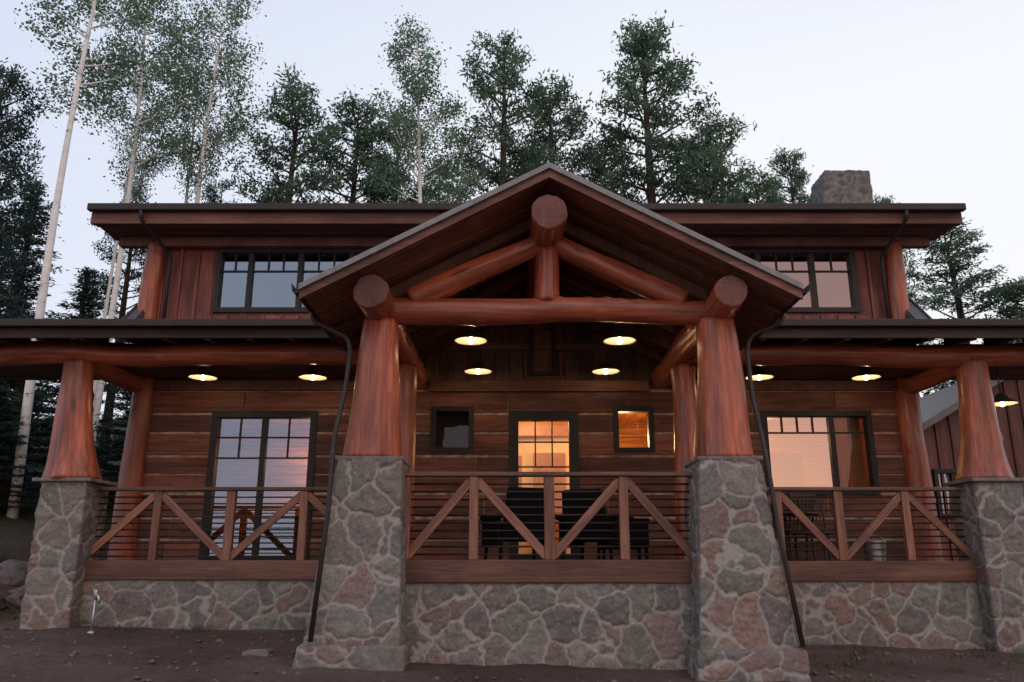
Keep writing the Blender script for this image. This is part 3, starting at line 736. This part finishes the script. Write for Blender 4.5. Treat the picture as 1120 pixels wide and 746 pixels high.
for i,(x,y,z,zt) in enumerate(lampspec):
    lab="lit barn style lamp hanging under the gabled porch ceiling" if i<4 else ("lit barn style lamp hanging low beside the side porch" if i==8 else "lit barn style lamp mounted under the side porch ceiling")
    R=root('hanging_lamp',(x,y,z),lab,"lamp","barn style lamps under the porch")
    if first is None:
        first=[]
        for nm,b,mt in lamp_parts():
            o=b.obj(nm,M[mt],None,True); o.parent=R; first.append(o)
    else:
        for o0 in first:
            o=o0.copy(); COL.objects.link(o); o.parent=R
    b=MB(); b.tube([(0,0,.14),(0,0,zt-z)],.011,8); b.lathe([(.06,zt-z-.03),(.06,zt-z)],16); s=b.obj('lamp_stem',M['lampout'],None,True); s.parent=R
    l=bpy.data.lights.new('lamp_light','POINT'); l.energy=5.5; l.color=(1,.70,.40); l.shadow_soft_size=.04
    lo=link(bpy.data.objects.new('lamp_light',l)); lo.parent=R; lo.location=(0,0,-.06)

# ------------------------------------------------------------------ porch furniture
def armchair():
    out=[]
    b=MB(); b.box(-.34,.34,-.34,.34,.28,.40,.5); out.append(('seat',b,'wicker',.03))
    b=MB(); b.add([(-.34,.26,.38),(.34,.26,.38),(.34,.36,.38),(-.34,.36,.38),(-.30,.38,.96),(.30,.38,.96),(.30,.46,.96),(-.30,.46,.96)],[(0,3,2,1),(4,5,6,7),(0,1,5,4),(1,2,6,5),(2,3,7,6),(3,0,4,7)],.5); out.append(('backrest',b,'wicker',.045))
    for s in(-1,1):
        b=MB(); b.box(s*.38-.05,s*.38+.05,-.36,.36,.56,.62,.5); b.box(s*.38-.03,s*.38+.03,-.34,.32,.2,.57,.5); out.append(('armrest',b,'wicker',.015))
        for q in(-1,1):
            b=MB(); b.tube([(s*.36,q*.31,0),(s*.34,q*.3,.3)],[.022,.03],8); out.append(('leg',b,'wicker',0))
    b=MB(); b.box(-.30,.30,-.32,.24,.40,.50,.5); out.append(('cushion',b,'cushion',.04))
    return out
def place_set(name,parts,places,label,cat,group):
    base=None
    for (x,y,z,rot,sc) in places:
        R=root(name,(x,y,z),label,cat,group if len(places)>1 else None); R.rotation_euler=(0,0,rot); R.scale=(sc,)*3
        if base is None:
            base=[]
            for nm,b,mt,bv in parts:
                o=b.obj(nm,M[mt],None,False,bv); o.parent=R; base.append(o)
        else:
            for o0 in base:
                o=o0.copy(); COL.objects.link(o); o.parent=R
place_set('armchair',armchair(),[(.08,11.4,.03,math.radians(200),1),(1.15,11.6,.03,math.radians(150),1),(1.62,12.5,.03,math.radians(90),1)],"dark wicker armchair with grey cushion on the porch","chair","wicker armchairs on the porch")
def dchair():
    out=[]
    b=MB(); b.box(-.23,.23,-.22,.22,.43,.47,.5); out.append(('seat',b,'chairwood',.01))
    b=MB()
    for s in(-1,1): b.tube([(s*.21,.21,.45),(s*.21,.30,1.02)],.022,8)
    for k in range(5): b.tube([(-.14+.07*k,.215,.47),(-.14+.07*k,.295,.95)],.012,6)
    b.box(-.24,.24,.28,.315,.93,1.03,.5); out.append(('backrest',b,'chairwood',.004))
    for s in(-1,1):
        for q in(-1,1):
            b=MB(); b.tube([(s*.22,q*.21,0),(s*.2,q*.19,.44)],[.018,.024],8); out.append(('leg',b,'chairwood',0))
    return out
place_set('dining_chair',dchair(),[(3.75,12.7,.03,math.radians(160),1),(4.35,13.1,.03,math.radians(200),1),(4.9,13.2,.03,math.radians(20),1)],"dark slatted wooden chair on the side porch","chair","wooden chairs on the side porch")
R=root('outdoor_table',(4.2,12.95,.03),"round dark wooden table between porch chairs","table")
b=MB(); b.lathe([(0,.74),(.5,.74),(.51,.72),(.5,.70),(0,.70)],32); o=b.obj('table_top',M['chairwood'],None,True); o.parent=R
b=MB(); b.lathe([(.03,.70),(.05,.3),(.05,.12),(.25,.0)],16); o=b.obj('table_leg',M['chairwood'],None,True); o.parent=R
R=root('steel_tub',(5.3,12.4,.03),"ribbed galvanised steel tub standing on the porch","tub")
b=MB(); prof=[(0,.0),(.13,.0)]+[(.13+.003*k+(.006 if k%2 else 0),.02+k*.03) for k in range(10)]+[(.165,.31),(.155,.31),(.13,.03),(0,.02)]
b.lathe(prof,28); o=b.obj('tub_body',M['steel'],None,True); o.parent=R
b=MB(); b.tube([(math.cos(a)*.16,0,.29+math.sin(a)*.1) for a in np.linspace(0,math.pi,12)],.006,6); o=b.obj('tub_handle',M['steel'],None,True); o.parent=R

hx,hy=-5.46,11.3; hz=gz(hx,hy)
R=root('yard_hydrant',(hx,hy,hz),"galvanised standpipe hydrant rising from the dirt yard","hydrant"); R.scale=(.85,.85,.95)
b=MB(); b.tube([(0,0,-.1),(0,0,.5)],.02,12); b.lathe([(.0,.0),(.06,.0),(.065,.02),(.04,.04),(.02,.05)],12,(0,0,0)); o=b.obj('standpipe',M['steel'],None,True); o.parent=R
b=MB(); b.lathe([(.02,.44),(.036,.46),(.038,.54),(.03,.58),(0,.59)],14); b.tube([(0,0,.5),(.05,-.03,.50),(.075,-.045,.46),(.08,-.05,.40)],[.024,.024,.02,.022],10); o=b.obj('spout',M['steel'],None,True); o.parent=R
b=MB(); b.tube([(0,0,.56),(-.02,.0,.63),(.05,-.02,.66)],.010,8); b.tube([(-.02,0,.44),(-.045,0,.60)],.008,8); o=b.obj('lever_handle',M['steel'],None,True); o.parent=R
lx,ly=-2.95,10.2
b=MB(); zz=gz(lx,ly); b.box(lx-.15,lx+.15,ly-.13,ly+.13,zz-.06,zz+.04,.5); b.box(lx-.12,lx+.12,ly-.10,ly+.10,zz+.04,zz+.05,.5)
o=b.obj('valve_box',M['concrete'],None,False,.01); o["label"]="small square concrete valve box set in dirt"; o["category"]="utility box"

def rockmesh(seed,s=1):
    import bmesh
    bm=bmesh.new(); bmesh.ops.create_icosphere(bm,subdivisions=3,radius=1)
    for v in bm.verts:
        n=mnoise.noise(v.co*1.1+Vector((seed*7,0,0)))*.45+mnoise.noise(v.co*3+Vector((seed*7,3,0)))*.14
        v.co*=1+n; v.co.z*=.7
    me=bpy.data.meshes.new('boulder'); bm.to_mesh(me); bm.free(); me.materials.append(M['rock']); return me
rm=[rockmesh(i) for i in range(5)]
rr=random.Random(5)
for i in range(26):
    x=rr.uniform(-10.6,-7.3); y=rr.uniform(12.6,15.4); s=rr.uniform(.14,.42)
    o=bpy.data.objects.new('boulder',rm[i%5]); link(o); o.location=(x,y,gz(x,y)+s*.3); o.scale=(s,s,s); o.rotation_euler=(0,0,rr.uniform(0,6))
    o["label"]="rough grey brown boulder on the dirt bank"; o["category"]="rock"; o["group"]="boulders on the bank"

def scatter(n,xr,yr,smin,smax,seed):
    r=np.random.RandomState(seed); base=np.array([(1,0,0),(-1,0,0),(0,1,0),(0,-1,0),(0,0,1),(0,0,-1)],float)
    fc=np.array([(0,2,4),(2,1,4),(1,3,4),(3,0,4),(2,0,5),(1,2,5),(3,1,5),(0,3,5)])
    V=[];F=[]
    for i in range(n):
        x=r.uniform(*xr);y=r.uniform(*yr)
        if y>9.3 and y<10.6 and (-2.5<x<3.35): continue
        if y>11.6 and -6.7<x<7.2: continue
        if y>9.9 and -2<x<2.8: continue
        s=smin+(smax-smin)*r.rand()**6
        vv=base*s*r.uniform(.6,1.2,(6,3))+r.normal(0,s*.15,(6,3))+0; vv[:,2]*=.6
        vv+=np.array([x,y,gz(x,y)+s*.1]); F.append(fc+len(V)*6); V.append(vv)
    return np.vstack(V),np.vstack(F)
V,F=scatter(4500,(-9,9.5),(8.6,12),.006,.05,2)
me=npmesh('gravel',V,F,np.random.rand(len(V)),simple('loose_gravel',(.16,.12,.105),.9,0,3,.5,.3))
o=link(bpy.data.objects.new('gravel',me)); o["kind"]="stuff"; o["label"]="loose pebbles scattered over the dirt yard"; o["category"]="gravel"
r=np.random.RandomState(4); V=[];F=[];T=[]
cl=[(r.uniform(3.6,9.5),r.uniform(9.2,11.6)) for _ in range(70)]+[(r.uniform(-9.5,-6.9),r.uniform(11,13)) for _ in range(40)]+[(r.uniform(-6,-2.5),r.uniform(11.5,11.9)) for _ in range(10)]
k=0
for (x,y) in cl:
    for j in range(r.randint(10,40)):
        px=x+r.normal(0,.09);py=y+r.normal(0,.09);z=gz(px,py)-.01;h=r.uniform(.03,.11);a=r.uniform(0,6.28);w=.005
        V+=[(px-w*math.cos(a),py-w*math.sin(a),z),(px+w*math.cos(a),py+w*math.sin(a),z),(px+r.normal(0,.03),py+r.normal(0,.03),z+h)]
        F.append((k,k+1,k+2)); k+=3; t_=r.rand(); T+=[t_]*3
me=npmesh('grass',np.array(V),np.array(F),np.array(T),M['grass']); o=link(bpy.data.objects.new('grass',me)); o["kind"]="stuff"; o["label"]="sparse tufts of short green grass in dirt"; o["category"]="grass"

# ------------------------------------------------------------------ outbuilding
O=root('outbuilding',(11.5,19,0),"board sided outbuilding with metal gable roof","building")
b=MB(); dz=-.42; poly=[(8.9,-1.4),(14.9,-1.4),(14.9,3.25+dz),(11.9,5.0+dz),(8.9,3.25+dz)]
b.prism(poly,18,24,.2)
x=9.0
while x<14.9:
    ht=3.25+dz+ (x-8.9)*.583 if x<11.9 else 5.0+dz-(x-11.9)*.583
    b.box(x-.025,x+.025,17.96,17.998,-1,ht-.05); x+=.33
b.obj('wall',M['wing'],O)
b=MB(); b.prism([(8.35,2.97+dz),(11.9,5.04+dz),(11.9,5.12+dz),(8.35,3.05+dz)],17.7,24.3); b.prism([(11.9,5.04+dz),(15.4,2.97+dz),(15.4,3.05+dz),(11.9,5.12+dz)],17.7,24.3)
b.prism([(8.3,2.88+dz),(11.9,4.98+dz),(11.9,5.14+dz),(8.3,3.04+dz)],17.64,17.695); b.prism([(11.9,4.98+dz),(15.45,2.91+dz),(15.45,3.07+dz),(11.9,5.14+dz)],17.64,17.695)
b.obj('roof',M['roofmetal'],O)
w=window(9.15,9.95,1.0,1.98,[9.55],y=17.95,parent=O,gm='glass_up')

# ------------------------------------------------------------------ trees
def needles(cent,n,length,width,rad,rs,tints,up=.25,flat=1.0):
    C=np.repeat(cent,n,axis=0); T=np.repeat(tints,n)+rs.normal(0,.12,len(C))
    d=rs.normal(0,1,C.shape); d[:,2]=d[:,2]*flat+up; d/=np.linalg.norm(d,axis=1)[:,None]
    base=C+rs.normal(0,rad*.45,C.shape)*np.array([1,1,.6])
    ln=length*rs.uniform(.6,1.15,len(C))[:,None]
    sd=np.cross(d,rs.normal(0,1,C.shape)); sd/=np.linalg.norm(sd,axis=1)[:,None]; sd*=width/2
    mid=base+d*ln*.4
    V=np.stack([base,mid+sd,base+d*ln,mid-sd],1).reshape(-1,3)
    F=np.arange(len(C)*4).reshape(-1,4)
    return V,F,np.clip(np.repeat(T,4),0,1)
def quads(cent,n,size,rad,rs,tints):
    C=np.repeat(cent,n,axis=0); T=np.repeat(tints,n)+rs.normal(0,.15,len(C))
    C=C+rs.normal(0,rad*.55,C.shape)
    a=rs.normal(0,1,C.shape); a/=np.linalg.norm(a,axis=1)[:,None]
    b=np.cross(a,rs.normal(0,1,C.shape)); b/=np.linalg.norm(b,axis=1)[:,None]
    s=size*rs.uniform(.6,1.2,len(C))[:,None]
    V=np.stack([C-a*s*.5,C+b*s*.42,C+a*s*.5,C-b*s*.42],1).reshape(-1,3)
    return V,np.arange(len(C)*4).reshape(-1,4),np.clip(np.repeat(T,4),0,1)

def conifer(h,start,rad,seed,nm,leaf,style='pine',dens=1.0):
    rs=np.random.RandomState(seed); b=MB()
    r0=h*.013+.04
    pts=[];rads=[]
    for i in range(15):
        s=i/14; pts.append((.12*math.sin(s*5+seed)*s,.12*math.cos(s*4+seed)*s,s*h*.985)); rads.append(r0*(1-s)**.8+.015)
    b.tube(pts,rads,10)
    cents=[];tn=[]
    nb=int(h*(1-start)*(5.2 if style=='pine' else 8)*dens)
    az=0
    for i in range(nb):
        s=(i+rs.rand())/nb; z=h*(start+(1-start)*s*.96)
        if style=='pine':
            prof=(1-s)**.5*(.5+.5*min(1,s*3)); ln=rad*prof*rs.uniform(.55,1.12)+.3
            rise=.10+.55*s+rs.normal(0,.12)
        else:
            prof=(1-s)**.95; ln=rad*prof*rs.uniform(.65,1.15)+.12; rise=-.18+.35*s+rs.normal(0,.06)
        az+=2.4+rs.normal(0,.35)
        if style=='pine' and rs.rand()<.1: continue
        dx,dy=math.cos(az),math.sin(az)
        P=[]
        for q in np.linspace(0,1,5):
            P.append((dx*ln*q,dy*ln*q,z+ln*(rise*q+.12*q*q*(1 if style=='pine' else .8))))
        b.tube(P,[.045*(1-q)*min(1,ln)+.008 for q in np.linspace(0,1,5)],5,caps=False)
        k=int((3+ln*4.4)*(1 if style=='pine' else 1.1))
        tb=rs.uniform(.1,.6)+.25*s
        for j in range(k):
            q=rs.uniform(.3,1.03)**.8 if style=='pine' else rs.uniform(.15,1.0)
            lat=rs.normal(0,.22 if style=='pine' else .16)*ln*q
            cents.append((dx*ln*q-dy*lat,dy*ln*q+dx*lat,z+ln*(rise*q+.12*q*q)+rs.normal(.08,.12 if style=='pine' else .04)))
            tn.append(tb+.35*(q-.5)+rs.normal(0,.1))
    cents=np.array(cents);tn=np.array(tn)
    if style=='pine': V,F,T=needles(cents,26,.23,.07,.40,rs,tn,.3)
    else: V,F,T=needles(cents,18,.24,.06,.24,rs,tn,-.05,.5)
    tme=b.obj(nm+'_trunk_src',M['bark'],None,True); tm=tme.data; bpy.data.objects.remove(tme)
    cm=npmesh(nm+'_crown',V,F,T,leaf)
    return tm,cm,h
def aspen(h,start,rad,seed,nm,dens=1.0,nl=24):
    rs=np.random.RandomState(seed); b=MB(); pts=[];rads=[]
    for i in range(18):
        s=i/17; pts.append((.35*math.sin(s*2.6+seed)*s,.3*math.cos(s*3+seed)*s,s*h*.97)); rads.append((.105)*(1-s)**.7*(h/18)+.012)
    b.tube(pts,rads,12); pt=np.array(pts)
    cents=[];tn=[]; nb=int(h*(1-start)*4.0*dens)
    for i in range(nb):
        s=(i+rs.rand())/nb; f=start+(1-start)*s; z=h*f*.97
        bx=np.interp(z,pt[:,2],pt[:,0]);by=np.interp(z,pt[:,2],pt[:,1])
        prof=(.35+.65*math.sin(min(1,s*1.25+.1)*math.pi*.75))*(1-s*.55); ln=rad*prof*rs.uniform(.5,1.2)
        az=rs.uniform(0,6.28); rise=rs.uniform(.35,.9); dx,dy=math.cos(az),math.sin(az)
        P=[(bx+dx*ln*q,by+dy*ln*q,z+ln*rise*q+ln*.2*q*q) for q in np.linspace(0,1,5)]
        b.tube(P,[.025*(1-q)*(h/18)+.006 for q in np.linspace(0,1,5)],5,caps=False)
        for j in range(int(3+ln*3.0)):
            q=rs.uniform(.4,1.1); cents.append((bx+dx*ln*q+rs.normal(0,.2),by+dy*ln*q+rs.normal(0,.2),z+ln*rise*q+ln*.2*q*q+rs.normal(0,.14))); tn.append(rs.uniform(.15,.85))
    V,F,T=quads(np.array(cents),nl,.095,.38,rs,np.array(tn))
    tme=b.obj(nm+'_trunk_src',M['abark'],None,True); tm=tme.data; bpy.data.objects.remove(tme)
    return tm,npmesh(nm+'_crown',V,F,T,M['aspleaf']),h
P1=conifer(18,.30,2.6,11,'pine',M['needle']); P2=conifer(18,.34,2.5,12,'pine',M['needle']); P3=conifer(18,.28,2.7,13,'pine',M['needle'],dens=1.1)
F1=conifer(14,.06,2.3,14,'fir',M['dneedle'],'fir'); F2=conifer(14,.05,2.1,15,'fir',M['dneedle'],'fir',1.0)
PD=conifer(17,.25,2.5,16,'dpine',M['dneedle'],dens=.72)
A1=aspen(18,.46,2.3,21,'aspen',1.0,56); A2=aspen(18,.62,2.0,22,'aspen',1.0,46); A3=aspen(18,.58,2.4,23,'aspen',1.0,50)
def tree(src,x,y,ztop,wid=1.0,rot=0,kind='pine',label=None):
    tm,cm,h=src; z0=gz(x,y)-.1; sc=(ztop-z0)/h
    nm={'pine':'pine_tree','fir':'fir_tree','aspen':'aspen_tree'}[kind]
    lb=label or {'pine':"tall ponderosa pine with clumped green needles on hillside",'fir':"dense dark evergreen standing on the hillside",'aspen':"slender aspen with pale bark and airy crown"}[kind]
    R=root(nm,(x,y,z0),lb,"tree",{'pine':"pine trees behind the house",'fir':"dark evergreens on the hillside",'aspen':"aspens behind the house"}[kind])
    R.rotation_euler=(0,0,rot); R.scale=(wid,wid,sc)
    for n_,d in(('trunk',tm),('crown',cm)):
        o=link(bpy.data.objects.new(n_,d)); o.parent=R
rt=random.Random(9)
def rot(): return rt.uniform(0,6.28)
tree(P3,5.14,28,20.5,1.15,.5)
tree(P1,3.7,30,16.4,.95,rot())
tree(P2,8.3,30,17.6,.95,rot())
tree(P1,6.9,27,15.0,.95,rot())
tree(P3,9.8,30,15.0,.75,rot())
tree(P1,-.34,27,19.2,1.0,1.0)
tree(P3,1.6,29,18.6,.95,rot())
tree(P2,.7,32,17.5,.9,rot())
tree(P1,2.9,32,15.2,.8,rot())
tree(A1,-2.84,24,17.6,.95,rot(),'aspen')
tree(P3,-6.16,29,17.8,1.0,rot())
tree(P2,-4.6,30,18.0,1.0,rot())
tree(P1,-3.1,32,16.6,.9,rot())
tree(P1,-7.9,27,17.3,.95,rot())
tree(P3,-9.6,31,14.6,.8,rot())
tree(P3,11.8,32,17.2,.75,rot())
tree(P1,15.9,28,11.9,1.0,rot()); tree(P2,15.2,31,14.6,.5,rot()); tree(P3,17.6,27,9.5,1.0,rot())
tree(A3,-9.8,24,19.2,1.0,rot(),'aspen'); tree(A2,-10.9,25,17.6,.7,rot(),'aspen')
tree(A2,-10.7,18,17.3,1.0,rot(),'aspen',"tall aspen with white trunk beside the porch")
tree(A3,-11.3,22,17.9,.9,rot(),'aspen',"tall aspen with white trunk beside the porch"); tree(A2,-12.4,24,16.6,.6,rot(),'aspen')
tree(PD,-15.3,22,14.6,.8,rot(),'fir'); tree(PD,-13.9,28,13.6,.65,rot(),'fir'); tree(PD,-18.4,26,16.5,.9,rot(),'fir')
tree(F2,-13.6,25,9.4,.9,rot(),'fir'); tree(F1,-16.4,24,11.0,1.0,rot(),'fir'); tree(F2,-11.5,27,10.2,.9,rot(),'fir'); tree(F1,-10.2,26,8.6,.9,rot(),'fir')
tree(PD,-11.6,30,14.8,.65,rot(),'fir'); tree(F2,-12.2,20,6.2,.9,rot(),'fir'); tree(F1,-14.0,20,7.5,1.0,rot(),'fir'); tree(F2,-9.6,21,6.0,.85,rot(),'fir')
tree(F1,-8.2,23,6.5,.9,rot(),'fir'); tree(F2,-15.8,19.5,6.5,.9,rot(),'fir'); tree(F1,-11.2,17.6,3.8,.7,rot(),'fir'); tree(F2,-19,30,15,1.2,rot(),'fir')
tree(F1,19.5,30,9.5,1.0,rot(),'fir'); tree(F2,-7.6,19.5,4.5,.7,rot(),'fir')
